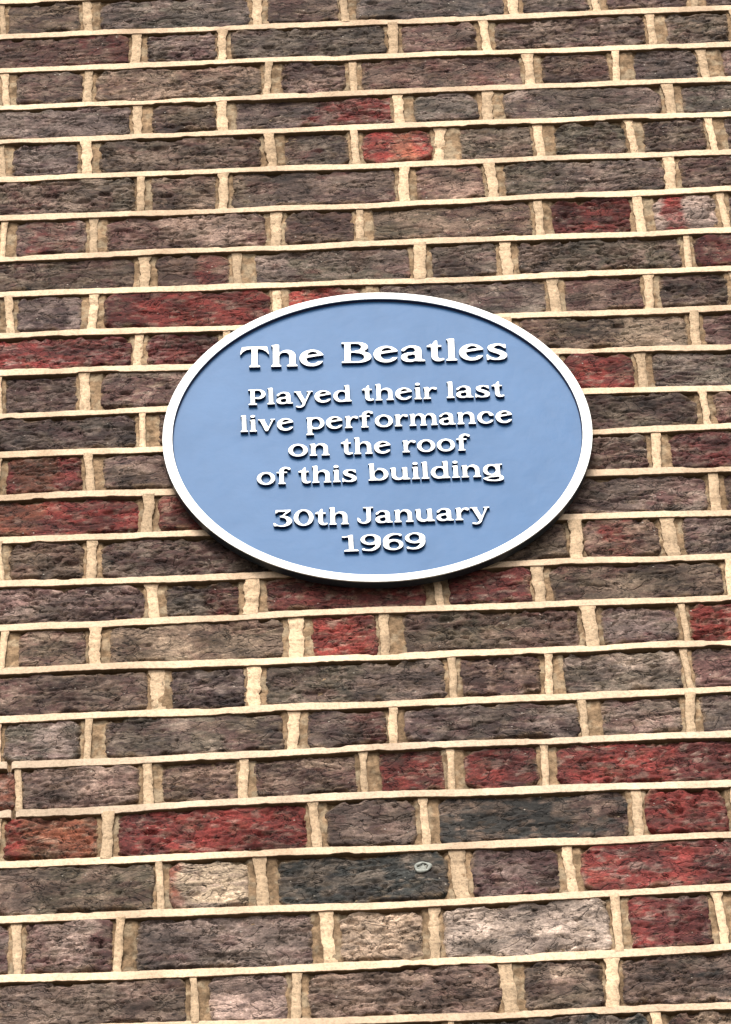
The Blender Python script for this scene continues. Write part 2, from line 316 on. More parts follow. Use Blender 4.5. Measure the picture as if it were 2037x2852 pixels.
    if ch == 'v':
        return g_poly((.05,.76),(.29,.76),(.47,.24),(.43,0),(.31,0)) | g_poly((.44,.20),(.62,.76),(.74,.76),(.44,0),(.36,0)) | g_box(-.01,.69,.33,.775) | g_poly((.54,.70),(.54,.775),(.80,.775),(.80,.70)), .79
    if ch == 'y':
        m = g_poly((.05,.76),(.29,.76),(.50,.20),(.45,.0),(.36,-.02)) | g_poly((.46,.12),(.66,.76),(.79,.76),(.50,-.02),(.40,-.16),(.30,-.16)) | g_box(-.01,.69,.33,.775) | g_box(.56,.69,.86,.775)
        return m | g_brush((.44,-.04,.07,.06),(.35,-.18,.08,.055),(.23,-.235,.09,.05),(.12,-.19,.08,.06)), .86
    if ch == 'B':
        m = g_box(.0,0,.52,.09) | g_box(0,.91,.50,1.0) | g_stem(.085,0,1.0)
        up = g_ell(.50,.755,.34,.245) & ~g_ell(.44,.755,.17,.155) & (_gx > .42)
        lo = g_ell(.54,.285,.40,.285) & ~g_ell(.48,.27,.22,.185) & (_gx > .44)
        m |= g_box(.25,.485,.56,.575) | up | lo | g_box(.25,0,.56,.09) | g_box(.25,.91,.50,1.0)
        return m, .94
    if ch == 'P':
        up = g_ell(.46,.68,.34,.32) & ~g_ell(.42,.70,.165,.205) & (_gx > .38)
        return g_serif(0,.41) | g_stem(.095,0,1.0) | g_box(0,.91,.46,1.0) | up | g_poly((.28,.40),(.28,.47),(.50,.49),(.50,.36)), .80
    if ch == 'J':
        m = g_box(.27,.91,.74,1.0) | g_stem(.41,.28,.96) 
        b = g_ell(.315,.28,.31,.30) & (_gy < .29) & ~g_ell(.27,.30,.145,.20)
        return m | b | g_poly((0,.36),(.06,.38),(.20,.22),(.13,.06),(.02,.15)), .74
    if ch == '3':
        m = g_poly((.09,.80),(.11,1.0),(.78,1.0),(.78,.92),(.48,.64),(.36,.64),(.56,.87),(.24,.87),(.13,.76))
        b = g_ell(.40,.31,.42,.34) & ~g_ell(.33,.30,.24,.235); b &= ~g_poly((-.1,.18),(.28,.24),(.28,.72),(-.1,.72))
        return m | b | g_poly((.0,.22),(.05,.24),(.2,.12),(.14,.0),(.03,.02)), .82
    if ch == '0':
        return g_ell(.43,.49,.43,.505) & ~g_ell(.43,.49,.215,.385), .86
    if ch == '1':
        return g_poly((0,.92),(0,.84),(.10,.82),(.26,.84),(.26,.0),(.475,.0),(.475,1.0),(.36,1.0),(.2,.93)) | g_serif(.06,.68), .70
    if ch == '9':
        m = g_ell(.42,.67,.42,.33) & ~g_ell(.39,.69,.20,.205)
        t = g_ell(.36,.48,.475,.50) & ~g_ell(.30,.48,.32,.375) & (_gy < .72) & (_gx > .0)
        t &= ~g_poly((-.2,.11),(.20,.22),(.20,.8),(-.2,.8)); t &= ~(g_box(-.2,.14,.34,.40))
        return m | t | g_ell(.12,.10,.07,.085), .84
    if ch == '6':
        m = g_ell(.43,.32,.42,.335) & ~g_ell(.46,.30,.20,.205)
        t = g_ell(.49,.51,.48,.50) & ~g_ell(.55,.51,.325,.375) & (_gy > .27)
        t &= ~g_poly((.64,.2),(.64,.78),(1.0,.89),(1.1,.2)); t &= ~(g_box(.50,.60,1.1,.86))
        return m | t | g_ell(.73,.88,.07,.085), .86
def blur(m, s=2.0):
    k = np.exp(-.5*(np.arange(-8,9)/s)**2); k /= k.sum(); f = m.astype(float)
    f = np.apply_along_axis(lambda r: np.convolve(r, k, 'same'), 0, f)
    return np.apply_along_axis(lambda r: np.convolve(r, k, 'same'), 1, f)
def contours(f, lev=.5):                # marching squares, inside on the left
    nxt = {}; ny, nx = f.shape; b = f > lev
    def ip(a, c, va, vc):
        t = (lev-va)/(vc-va); return (a[0]+(c[0]-a[0])*t, a[1]+(c[1]-a[1])*t)
    s = b[:-1,:-1]*1 + b[:-1,1:]*2 + b[1:,1:]*4 + b[1:,:-1]*8
    T = {1:[(3,0)],2:[(0,1)],3:[(3,1)],4:[(1,2)],5:[(3,2),(1,0)],6:[(0,2)],7:[(3,2)],8:[(2,3)],9:[(2,0)],10:[(0,3),(2,1)],11:[(2,1)],12:[(1,3)],13:[(1,0)],14:[(0,3)]}
    pos = {}
    for j, i in zip(*np.nonzero((s > 0) & (s < 15))):
        ed = [('h',j,i),('v',j,i+1),('h',j+1,i),('v',j,i)]
        for a, c in T[int(s[j,i])]: nxt[ed[a]] = ed[c]
    def P(e):
        k, j, i = e
        return ip((i,j),(i+1,j),f[j,i],f[j,i+1]) if k == 'h' else ip((i,j),(i,j+1),f[j,i],f[j+1,i])
    loops = []
    while nxt:
        st, cur = nxt.popitem(); loop = [P(st)]
        while cur != st and cur in nxt:
            loop.append(P(cur)); cur = nxt.pop(cur)
        if len(loop) > 12: loops.append(np.array(loop))
    return loops
def rdp(p, eps):
    if len(p) < 3: return p
    a, b = p[0], p[-1]; d = b-a; L = math.hypot(*d)
    q = np.abs(d[0]*(p[:,1]-a[1])-d[1]*(p[:,0]-a[0]))/L if L > 1e-9 else np.hypot(*(p-a).T)
    k = int(q.argmax())
    if q[k] < eps: return np.array([a, b])
    return np.vstack([rdp(p[:k+1], eps)[:-1], rdp(p[k:], eps)])
def glyph_loops(ch):
    m, w = GL(ch); ls = []
    for lp in contours(blur(m)):
        h = len(lp)//2; q = np.vstack([rdp(lp[:h+1], .22)[:-1], rdp(np.vstack([lp[h:], lp[:1]]), .22)[:-1]])
        ls.append(np.stack([GX0+(q[:,0]+.5)/GR, GY0+(q[:,1]+.5)/GR], -1))
    return ls, w
TONE = {'D': (94,76,73), 'G': (116,102,96), 'N': (110,103,90), 'K': (70,72,72), 'P': (110,82,79), 'R': (142,63,59), 'r': (114,57,55),
        'O': (148,92,74), 'B': (186,170,146), 'L': (178,160,148), 'S': (112,104,98)}
TONE = {k: np.array(lin(*v))*K for k, v in TONE.items()}
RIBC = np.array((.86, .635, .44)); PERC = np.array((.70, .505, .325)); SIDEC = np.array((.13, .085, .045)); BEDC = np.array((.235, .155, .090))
rng = random.Random(7)
def mortar_depth(x, z): return .0042 + .0034*(fbm(x*130, z*130, 901, 4)-.5) + .002*(fbm(x*28, z*28, 911, 3)-.5)
def ribz(k, x):
    p = RIBS[k]; x = np.asarray(x, float)
    w = .0011*(vn(x*9, x*0+k, 41)-.5)*2 + .0003*(vn(x*22, x*0+k, 43)-.5)*2
    return np.interp(x, p[0], p[1]) + w
RIBS = {}
for k, r in enumerate(RIB):
    a = np.array(r)/1000; sl0 = (a[1,1]-a[0,1])/(a[1,0]-a[0,0]); sl1 = (a[-1,1]-a[-2,1])/(a[-1,0]-a[-2,0])
    RIBS[k] = (np.concatenate([[-1.1], a[:,0], [1.9]]), np.concatenate([[a[0,1]-.0*sl0], a[:,1], [a[-1,1]]]))
for k in range(-8, 0): RIBS[k] = (np.array([-1.1, 1.9]), np.array([-.0755*k, -.0755*k]))
for k in range(26, 35): RIBS[k] = (np.array([-1.1, 1.9]), np.array([-1.899-.0762*(k-25)]*2))

def brick_geo(xl, xr, k, toks, seed, step=.0025, zstep=.0016):
    """front of one brick as a displaced grid whose rim turns back into the wall"""
    rg = random.Random(seed)
    o = .003                                             # how far the grid runs into the joint
    nx = max(8, int((xr-xl+2*o)/step)); nz = max(6, int(.068/zstep))
    u, v = np.meshgrid(np.linspace(0, 1, nx), np.linspace(0, 1, nz))
    lean = rg.uniform(-.002, .002)
    X = xl-o + u*(xr-xl+2*o) + lean*(v-.5)
    top, bot = ribz(k, X)-.0030, ribz(k+1, X)+.0036
    Zc = bot + v*(top-bot)
    dl, dr = (X-(xl-.0005))*1, (xr+.0005-X)*1
    dt, db = top-Zc, Zc-bot
    # ragged outline: each side has its own slow and fast noise
    dl = dl + .0060*(fbm(Zc*70, X*0+seed, 3, 4)-.5) - .0008; dr = dr + .0060*(fbm(Zc*70, X*0+seed, 5, 4)-.5) - .0008
    rc = rg.uniform(.006, .017)                          # knocked corners
    cr_ = np.minimum(dl, dr)+np.minimum(dt, db)-rc*(.5+fbm(X*40, Zc*40, seed % 977, 2))*.9; dl = np.minimum(dl, np.maximum(cr_, -.004)); dr = np.minimum(dr, np.maximum(cr_, -.004))
    dt = dt - .0070*sm(.42, .78, fbm(X*38, X*0+seed*.7, 7, 4)) + .0012; db = db - .0085*sm(.44, .72, fbm(X*34, X*0+seed*.7, 9, 4)) - .0004
    r = rg.uniform(.0028, .0050)
    ex = np.minimum(dl, dr); ez = np.minimum(dt, db)
    qx, qz = np.clip(1-ex/(r*1.5), 0, 3), np.clip(1-ez/r, 0, 3)
    e = np.hypot(qx, qz)
    depth = .0010*e**2 + .0120*np.clip(e-.72, 0, 2)**1.5
    rough = rg.choice((.3, .5, .8, 1.1, 1.5))
    s = seed*13 % 9973
    h = .0022*(fbm(X*16, Zc*30, s, 3)-.5) + -.0+.0008*rough*(fbm(X*60, Zc*100, s+3, 4, .6)-.5)
    rd = 1-np.abs(2*fbm(X*34+.02*Zc, Zc*88, s+11, 4, .55)-1)       # crease lines, mostly along the bed
    h = h - .0022*(.2+rough)*sm(.90, .985, rd)
    d, idd = cells(X*100, Zc*190, s+21)
    pit = (idd > 1-.06*rough)*sm(.42, .12, d); h = h - .0042*pit
    d2, id2 = cells(X*26, Zc*60, s+31)
    h = h - .0050*(id2 > 1-.05*rough)*sm(.30, .12, d2)
    lam = fbm(X*20, Zc*60, s+51, 3)                                # flaked steps
    h = h - .0009*sm(.535, .585, lam)*(.3+rough)
    crack_shade = np.zeros(X.shape)
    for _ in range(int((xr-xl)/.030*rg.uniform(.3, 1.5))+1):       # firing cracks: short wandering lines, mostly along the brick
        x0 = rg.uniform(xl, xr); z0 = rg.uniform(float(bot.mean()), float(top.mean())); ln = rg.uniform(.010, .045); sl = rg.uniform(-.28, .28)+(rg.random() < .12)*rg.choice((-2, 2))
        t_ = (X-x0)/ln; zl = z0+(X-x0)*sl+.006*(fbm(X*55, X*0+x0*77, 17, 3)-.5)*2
        g_ = np.exp(-((Zc-zl)/.0012)**2)*np.clip(1-np.abs(t_)**3, 0, 1)*rg.uniform(.5, 1); h = h-.0036*g_; crack_shade = np.maximum(crack_shade, g_)
        h = h+.0010*np.exp(-((Zc-zl+.0030)/.0022)**2)*np.clip(1-np.abs(t_)**3, 0, 1)
    bite = np.zeros(X.shape)
    for _ in range(int((xr-xl)/.045*rg.uniform(.4, 1.8))+1):       # chips knocked off the arrises
        x0 = rg.uniform(xl, xr); up_ = rg.random() < .45; z0 = float(np.interp(x0, X[0], (top if up_ else bot)[0]))
        q = np.hypot((X-x0)/rg.uniform(.004, .016), (Zc-z0)/rg.uniform(.0035, .010))+.7*(fbm(X*90, Zc*140, s+5, 3)-.5)
        bite = np.maximum(bite, sm(1.05, .75, q))
    h = h-.0045*bite
    tilt = rg.uniform(-.0012, .0012)*(u-.5)*2 + rg.uniform(-.001, .001)*(v-.5)*2
    Y = -.0012 + rg.uniform(-.0012, .0014) + tilt - h
    Y = np.minimum(Y, .0034) + depth
    Y = np.minimum(Y, .011)
    Y[0,:] = Y[-1,:] = .012; Y[:,0] = Y[:,-1] = .012
    # colour of the clay itself
    base = toks.split('/')[0]; col = np.broadcast_to(TONE[base], X.shape+(3,)).copy()
    jit = rg.uniform(.74, 1.32) if base not in 'LB' else 1.45; warm = rg.uniform(-.05, .08); green = rg.uniform(-.05, .035)
    t2_ = toks.split('/')[1][0] if '/' in toks else ''
    if '/' in toks:
        t2, rg2 = toks.split('/')[1].split('@'); a, b = [float(q) for q in rg2.split('-')] if rg2[0] != '-' else (0, 1)
        wv = (fbm(X*30, Zc*45, s+61, 4)-.5)
        uu = u + wv*.35
        f = sm(a-.05, a+.05, uu) if a > 0 else np.ones(X.shape)
        f = f*(1-sm(b-.05, b+.05, uu) if b < 1 else 1.0)
        if t2 in 'PDG': f = f*sm(.32, .62, fbm(X*48, Zc*80, s+67, 3))
        col = col*(1-f[...,None]) + TONE[t2]*f[...,None]
    n1 = fbm(X*20, Zc*42, s+71, 5, .6); n2 = fbm(X*105, Zc*150, s+73, 4, .6)
    g = np.array(TONE['L'])*.72; red = np.array(TONE['r']); dk = np.array(TONE['K'])*.6
    if base not in 'RrO':
        f = (sm(.52, .72, fbm(X*33, Zc*70, s+81, 4))*.55)[...,None]; col = col*(1-f) + g*f*.9
        f = (sm(.60, .70, fbm(X*24, Zc*44, s+83, 4))*.5)[...,None]*(rg.random() < .07); col = col*(1-f) + red*f
    else:
        f = (sm(.55, .75, fbm(X*30, Zc*60, s+81, 4))*.18)[...,None]; col = col*(1-f) + TONE['D']*.8*f
        f = (sm(.62, .75, fbm(X*44, Zc*90, s+85, 4))*.25)[...,None]; col = col*(1-f) + TONE['O']*f
    f = (sm(.56, .72, fbm(X*30, Zc*90, s+87, 4))*.40)[...,None]; col = col*(1-f) + dk*f
    for c_, sd_, am in ((TONE['N']*1.05, 101, .5), (TONE['P']*1.1, 103, .5), (TONE['L']*.8, 105, .4), (TONE['D']*.55, 107, .42)):
        if base in 'RrOLBK' and sd_ != 107: continue
        if base in 'LB': am *= .5
        if t2_ in ('R', 'r'): am *= .5
        f = (sm(.54, .66, fbm(X*24, Zc*46, s+sd_, 4, .55))*am)[...,None]; col = col*(1-f) + c_*f
    f = (.55*crack_shade)[...,None]; col = col*(1-f) + np.array((.012, .010, .009))*f  # shade inside the cracks mixed into the clay colour
    hue = fbm(X*85, Zc*170, s+95, 3)
    f = (sm(.58, .74, hue)*.5)[...,None]; col = col*(1-f) + TONE['L']*.85*f
    f = (sm(.60, .75, fbm(X*80, Zc*160, s+97, 3))*.4)[...,None]; col = col*(1-f) + np.array((.11, .08, .055))*f
    col = col*(jit*(.10+1.8*n1)*(.60+.8*n2))[...,None]*np.array((1.07+warm, .995+green, .92-warm))
    # lime smeared over the arrises from the pointing
    edge = sm(.0075, .002, np.minimum(ex*1.2, np.where(dt < db, dt*1.3, db)))
    f = (edge*sm(.47, .62, fbm(X*60, Zc*85, s+91, 4))*.5)[...,None]; col = col*(1-f) + BEDC*1.0*f
    V = np.stack([X, Y, Zc+Z0], -1).reshape(-1, 3)
    c4 = np.concatenate([col.reshape(-1, 3), np.full((nx*nz, 1), .35+.5*rough)], 1)
    return V, grid_faces(nx, nz), c4, h

wall = bpy.data.objects.new('brick_wall', None); C.objects.link(wall); wall.location = (.36, 0, 0)
wall['label'] = 'old brown and red brick wall with raised cream pointing, carrying the plaque'; wall['category'] = 'wall'
WL = Vector(wall.location)
def link_wall(name, V, Fq, col, mat, **kw):
    c = V.mean(0); me = mesh_np(name, V-c, Fq, col)
    if mat is M_RIBBON: me.set_sharp_from_angle(angle=math.radians(28))
    return put(name, me, mat, wall, Vector(c)-WL, **kw)

LAB = {'R': 'bright red brick', 'r': 'dark red brick', 'O': 'orange red brick', 'B': 'buff brick', 'L': 'pale pinkish brick', 'K': 'blue-black brick'}
stuffV, stuffF, stuffC, off = [], [], [], 0
gaps_out = []
dark_brick = None
def flem(x, direction, hd):
    """bricks and joints outside the picture carry on in the same bond"""
    res = []
    while -1.0 < x < 1.8:
        wd = .090 if hd else .205
        wd += rng.uniform(-.004, .004); j = .0225+rng.uniform(-.004, .004)
        res.append((x, x+direction*wd, x+direction*(wd+j))); x += direction*(wd+j); hd = not hd
    return res
for k in range(-6, 33):
    if 0 <= k < len(COURSES):
        G, c = COURSES[k]; G = [[a/1000 for a in g] for g in G]; c = c.split()
    else:
        x0 = .2+.056*(k % 2)*2+rng.uniform(-.01, .01); G, c = [[x0, x0+.022, x0+.002, x0+.016]], None
    vis = []
    if c:
        for i in range(len(G)-1): vis.append((G[i][1], G[i+1][0], c[i+1]))
        hl = (G[1][0]-G[0][1]) > .15 if len(G) > 1 else True; hr = (G[-1][0]-G[-2][1]) > .15
        wl, wr = (.09 if hl else .205), (.09 if hr else .205)
        vis.append((G[0][0]-wl, G[0][0], c[0])); vis.append((G[-1][1], G[-1][1]+wr, c[-1]))
        xs_l, xs_r = G[0][0]-wl, G[-1][1]+wr
        jl = [xs_l-.022, xs_l, xs_l-.018, xs_l-.005]; jr = [xs_r, xs_r+.022, xs_r+.003, xs_r+.016]
        G = [jl]+G+[jr]
        left = flem(jl[0], -1, not hl); right = flem(jr[1], 1, not hr)
    else:
        left = flem(G[0][0], -1, k % 2 == 0); right = flem(G[-1][1], 1, k % 2 == 1)
    for a, b, t in vis:
        seed = (k+40)*97+int((a+2)*1000)
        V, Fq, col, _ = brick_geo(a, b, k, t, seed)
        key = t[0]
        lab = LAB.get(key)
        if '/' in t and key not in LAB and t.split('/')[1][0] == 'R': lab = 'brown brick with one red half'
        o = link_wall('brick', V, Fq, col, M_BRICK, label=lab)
        if k == 21 and key == 'K': dark_brick = o
    for g in G: gaps_out.append((k, g, bool(c)))
    for seq, sgn in ((left, -1), (right, 1)):
        for a, b, e in seq:
            lo, hi = min(a, b), max(a, b)
            t = rng.choice(['D', 'D', 'D', 'G', 'G', 'P', 'P', 'N', 'D/P@.4-1', 'G/L@.3-.9', 'R/r@.3-.6', 'r', 'K'])
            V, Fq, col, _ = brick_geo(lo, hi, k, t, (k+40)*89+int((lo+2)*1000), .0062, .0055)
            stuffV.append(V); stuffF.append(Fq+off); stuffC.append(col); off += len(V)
            l2, h2 = min(b, e), max(b, e); gaps_out.append((k, [l2, h2, l2+.003, h2-.006], False))
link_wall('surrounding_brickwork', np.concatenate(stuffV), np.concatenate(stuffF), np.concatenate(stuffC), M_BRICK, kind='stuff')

# ---- bedding mortar between and behind the bricks
def bedding():
    nx, nz = 760, 900
    xs, zs = np.linspace(-.35, 1.15, nx), np.linspace(-2.05, .16, nz); X, Zc = np.meshgrid(xs, zs)
    Y = mortar_depth(X, Zc); up = np.zeros(X.shape)
    for k, g, vis in gaps_out:                           # the cross joints are filled nearly flush
        if not vis: continue
        i0, i1 = np.searchsorted(xs, (g[0]-.006, g[1]+.006)); zt, zb = float(ribz(k, g[2])), float(ribz(k+1, g[2])); j0, j1 = np.searchsorted(zs, (zb, zt))
        if i1 <= i0 or j1 <= j0: continue
        xx = X[j0:j1, i0:i1]; z_ = Zc[j0:j1, i0:i1]; q = .003*(fbm(z_*70, z_*0+k*3+g[0]*9, 933, 3)-.5)
        m = np.minimum(sm(g[0]-.0045+q, g[0]-.0015+q, xx), sm(g[1]+.0045+q, g[1]+.0015+q, xx)); up[j0:j1, i0:i1] = np.maximum(up[j0:j1, i0:i1], m)
    Y = Y-up*(.0034+.0024*(fbm(X*120, Zc*70, 941, 4)-.5))
    n = fbm(X*110, Zc*110, 950, 4, .65); n3 = fbm(X*12, Zc*12, 957, 3)
    col = (BEDC*(1+.25*up[..., None]))*(.22+1.5*n)[...,None]*(.75+.5*n3)[...,None]
    f = (sm(.5, .68, fbm(X*90, Zc*90, 961, 3))*.4)[...,None]; col = col*(1-f)+np.array((.50,.41,.28))*f
    V = np.stack([X, Y, Zc+Z0], -1).reshape(-1, 3)
    link_wall('bedding_mortar', V, grid_faces(nx, nz), col.reshape(-1, 3), M_BED)
    # coarser sheets round it, where only other bricks stand
    Vs, Fs, o = [], [], 0
    for x0, x1, z0, z1 in ((-1.05, -.35, -2.55, .5), (1.15, 1.85, -2.55, .5), (-.35, 1.15, .16, .5), (-.35, 1.15, -2.55, -2.05)):
        a, b = int((x1-x0)/.012), int((z1-z0)/.012); X, Zc = np.meshgrid(np.linspace(x0, x1, a), np.linspace(z0, z1, b))
        Vs.append(np.stack([X, mortar_depth(X, Zc), Zc+Z0], -1).reshape(-1, 3)); Fs.append(grid_faces(a, b)+o); o += a*b
    V = np.concatenate(Vs); link_wall('bedding_mortar', V, np.concatenate(Fs), np.tile(BEDC, (len(V), 1)), M_BED)
bedding()

# ---- raised ribbons of the bed joints
def strip(C0, halfw, y_front, ybk, axis, cols):
    """C0: (n,2) centre line on the wall (x,z); halfw: (n,2) half widths (plus side, minus side); closed-profile ribbon"""
    n = len(C0)
    prof = [(1.0, 1.0), (.995, .10), (.93, .0), (.0, -.01), (-.93, .0), (-.995, .10), (-1.0, 1.0)]
    V = np.zeros((n, len(prof), 3))
    for j, (a, d) in enumerate(prof):
        hw = halfw[:, 0] if a > 0 else halfw[:, 1]
        off_ = a*hw
        if axis == 'x': V[:, j, 0] = C0[:, 0]; V[:, j, 2] = C0[:, 1]+off_
        else: V[:, j, 0] = C0[:, 0]+off_; V[:, j, 2] = C0[:, 1]
        V[:, j, 1] = y_front + (ybk-y_front)*d
    m = len(prof); i, j = np.meshgrid(np.arange(n-1), np.arange(m-1)); a = (i*m+j).ravel()
    Fq = np.stack([a, a+1, a+1+m, a+m], 1) if axis == 'x' else np.stack([a, a+m, a+m+1, a+1], 1)
    if axis == 'x': Fq = Fq[:, ::-1]
    V[:, :, 2] += Z0
    cc = np.repeat(cols[:, None, :], m, 1); cc[:, 0] = cc[:, -1] = SIDEC; cc[:, 1] = cc[:, -2] = SIDEC*1.2     # sides coloured dark to paint the shade line along the ribbon
    return V.reshape(-1, 3), Fq[:, ::-1].copy(), cc.reshape(-1, 3)
BREAK = {19: [-.0979], 20: [-.0928]}
for k in range(-6, 34):
    vis = 0 <= k <= 25
    x0, x1 = (-.32, 1.10) if vis else (-1.05, 1.85)
    segs = [(x0, x1, True)] if not vis else [(x0, x1, True), (-1.05, x0, False), (x1, 1.85, False)]
    for a, b, main in segs:
        n = int((b-a)/(.0028 if vis and main else .012)); x = np.linspace(a, b, n); zc = ribz(k, x)
        zz = x*0+k*3.7
        wu = .0052+.0016*(fbm(x*12, zz, 201, 2)-.5)*2+.0009*(fbm(x*140, zz, 203, 4, .7)-.5)*2
        wd = .0055+.0016*(fbm(x*11, zz, 207, 2)-.5)*2+.0009*(fbm(x*140, zz, 209, 4, .7)-.5)*2
        chip = sm(.70, .78, fbm(x*16, zz, 213, 3)); wd = wd-.0020*chip
        chip2 = sm(.70, .78, fbm(x*18, zz, 215, 3)); wu = wu-.0018*chip2
        yf = -.0036+.0010*(fbm(x*7, zz, 219, 2)-.5)*2+.0004*(fbm(x*90, zz, 221, 3)-.5)*2
        for bx in BREAK.get(k, []):
            f = np.exp(-((x-bx)/.0016)**2); yf = yf+.014*f
        cl = RIBC*(.74+.44*fbm(x*20, zz, 231, 5, .65))[:, None]*(.86+.24*vn(x*2.6, zz, 233))[:, None]
        if k in (19, 20): cl = cl*(1-.22*sm(.12, -.02, x))[:, None]*np.array((.97, 1, 1.04))
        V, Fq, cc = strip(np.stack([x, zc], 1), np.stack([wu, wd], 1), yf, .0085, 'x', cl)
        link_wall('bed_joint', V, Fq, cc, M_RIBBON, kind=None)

# ---- upright ribbons of the cross joints
pv, pf, pc, po = [], [], [], 0
for k, g, vis in gaps_out:
    gl, gr, rl, rr = g; rgp = random.Random(int(k*977+gl*1e4))
    wid = rr-rl; hw = max(.0042, min(wid/2*.86, .0095)); xc = (rl+rr)/2
    zt, zb = float(ribz(k, xc))-.0030, float(ribz(k+1, xc))+.0030
    n = 30 if vis else 6; z = np.linspace(zt, zb, n); s = z*0+k*5.1+gl*50
    lean = rgp.uniform(-.0022, .0022)
    x = xc+lean*np.linspace(-1, 1, n)+.0006*(vn(z*40, s, 301)-.5)*2
    w1 = hw*(.90+.75*(fbm(z*80, s, 303, 4, .6)-.5)); w2 = hw*(.90+.75*(fbm(z*80, s, 305, 4, .6)-.5)); hd_ = sm(.014, .0, zt-z)*rgp.uniform(0, .35); w1 = w1*(1+hd_); w2 = w2*(1+hd_)
    yf = -.0020+rgp.uniform(-.0016, .0016)+.0016*(fbm(z*90, s, 307, 3)-.5)*2
    cl = PERC*(rgp.uniform(.80, 1.2)*(.75+.45*fbm(z*50, s, 311, 4)))[:, None]
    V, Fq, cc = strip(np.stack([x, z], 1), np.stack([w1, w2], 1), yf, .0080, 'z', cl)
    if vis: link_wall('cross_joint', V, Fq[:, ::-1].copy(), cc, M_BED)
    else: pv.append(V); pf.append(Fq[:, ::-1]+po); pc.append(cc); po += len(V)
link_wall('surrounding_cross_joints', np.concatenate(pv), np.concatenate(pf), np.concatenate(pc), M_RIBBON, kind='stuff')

# ---- the rest of the wall, out of the picture, and the pavement below it
def box_mesh(name, x0, x1, y0, y1, z0, z1):
    me = bpy.data.meshes.new(name)
    me.from_pydata([(x, y, z) for z in (z0, z1) for y in (y0, y1) for x in (x0, x1)], [], [(0,1,5,4),(1,3,7,5),(3,2,6,7),(2,0,4,6),(4,5,7,6),(2,3,1,0)]); return me
def mat_far():
    m, t, b = nodes('far_brickwork', .9)
    g = t.nodes.new('ShaderNodeNewGeometry'); sp = N(t, 'ShaderNodeSeparateXYZ'); cb = N(t, 'ShaderNodeCombineXYZ')
    L(t, g.outputs['Position'], sp.inputs[0]); L(t, sp.outputs[0], cb.inputs[0]); L(t, sp.outputs[2], cb.inputs[1])
    br = N(t, 'ShaderNodeTexBrick', Scale=1.0, Color1=(.060,.045,.042,1), Color2=(.095,.055,.050,1), Mortar=(.50,.38,.26,1), Mortar_Size=.005, Brick_Width=.225, Row_Height=.0755)
    L(t, cb.outputs[0], br.inputs['Vector']); L(t, br.outputs['Color'], b.inputs['Base Color'])
    bp = N(t, 'ShaderNodeBump', Strength=.6, Distance=.004); L(t, br.outputs['Fac'], bp.inputs['Height']); L(t, bp.outputs[0], b.inputs['Normal'])
    return m
put('wall_core', box_mesh('wall_core', -4, 5, .014, .35, 0, 9.5), mat_far(), wall, -WL)
def mat_paving():
    m, t, b = nodes('pavement_stone', .85)
    p = pos_scaled(t, 1, 1, 1); br = N(t, 'ShaderNodeTexBrick', Scale=1.0, Color1=(.11,.105,.095,1), Color2=(.14,.13,.12,1), Mortar=(.10,.09,.08,1), Mortar_Size=.006, Brick_Width=.9, Row_Height=.6)
    L(t, p, br.inputs['Vector']); n = N(t, 'ShaderNodeTexNoise', Scale=30.0, Detail=6.0); L(t, p, n.inputs['Vector'])
    L(t, mixc(t, 'MULTIPLY', .5, br.outputs['Color'], ramp(t, n.outputs['Fac'], (.3, .7), (.7, 1.2))), b.inputs['Base Color']); return m
gm = bpy.data.meshes.new('pavement'); gm.from_pydata([(-150,-150,0),(150,-150,0),(150,60,0),(-150,60,0)], [], [(0,1,2,3)])
put('pavement', gm, mat_paving(), kind='structure')

# ================================================================ the plaque
PX, PZ, PR = .33701, -.90724+Z0, .25793
YF, YS = -.0200, -.0154                                  # rim face, sunken field
plaque = bpy.data.objects.new('plaque', None); C.objects.link(plaque); plaque.location = (PX, 0, PZ)
plaque['label'] = 'round blue plaque with raised white lettering and white rim on the brick wall'; plaque['category'] = 'plaque'
def lathe(name, prof, mat, n=256, closed=False):
    V = []
    for r, y in prof:
        for i in range(n): a = 2*math.pi*i/n; V.append((r*math.cos(a), y, r*math.sin(a)))
    Fq = []
    rng_ = range(len(prof) if closed else len(prof)-1)
    for j in rng_:
        j2 = (j+1) % len(prof)
        for i in range(n): i2 = (i+1) % n; Fq.append((j*n+i, j*n+i2, j2*n+i2, j2*n+i))
    me = bpy.data.meshes.new(name); me.from_pydata(V, [], Fq); bm = bmesh.new(); bm.from_mesh(me); bmesh.ops.recalc_face_normals(bm, faces=bm.faces); bm.to_mesh(me); bm.free()
    for p in me.polygons: p.use_smooth = True
    me.set_sharp_from_angle(angle=math.radians(30))
    return put(name, me, mat, plaque)
RI = PR-.0118
lathe('backplate', [(PR-.012, .004), (PR-.010, -.006), (PR-.0012, -.0078), (PR-.0003, -.0095), (PR-.0003, YF+.0016), (PR-.002, YF+.0013), (RI+.001, YF+.0013), (RI+.0002, YF+.0016), (RI-.0004, YS+.0012)], M_EDGE)
lathe('rim', [(PR-.0004, YF+.0018), (PR, YF+.0009), (PR, YF+.0003), (PR-.0003, YF), (RI+.0003, YF), (RI, YF+.0003), (RI, YF+.0010)], M_WHITE)
lathe('inner_step', [(RI+.0001, YF+.0009), (RI-.0002, YS-.0008), (RI-.0012, YS+.0002)], M_NAVY)
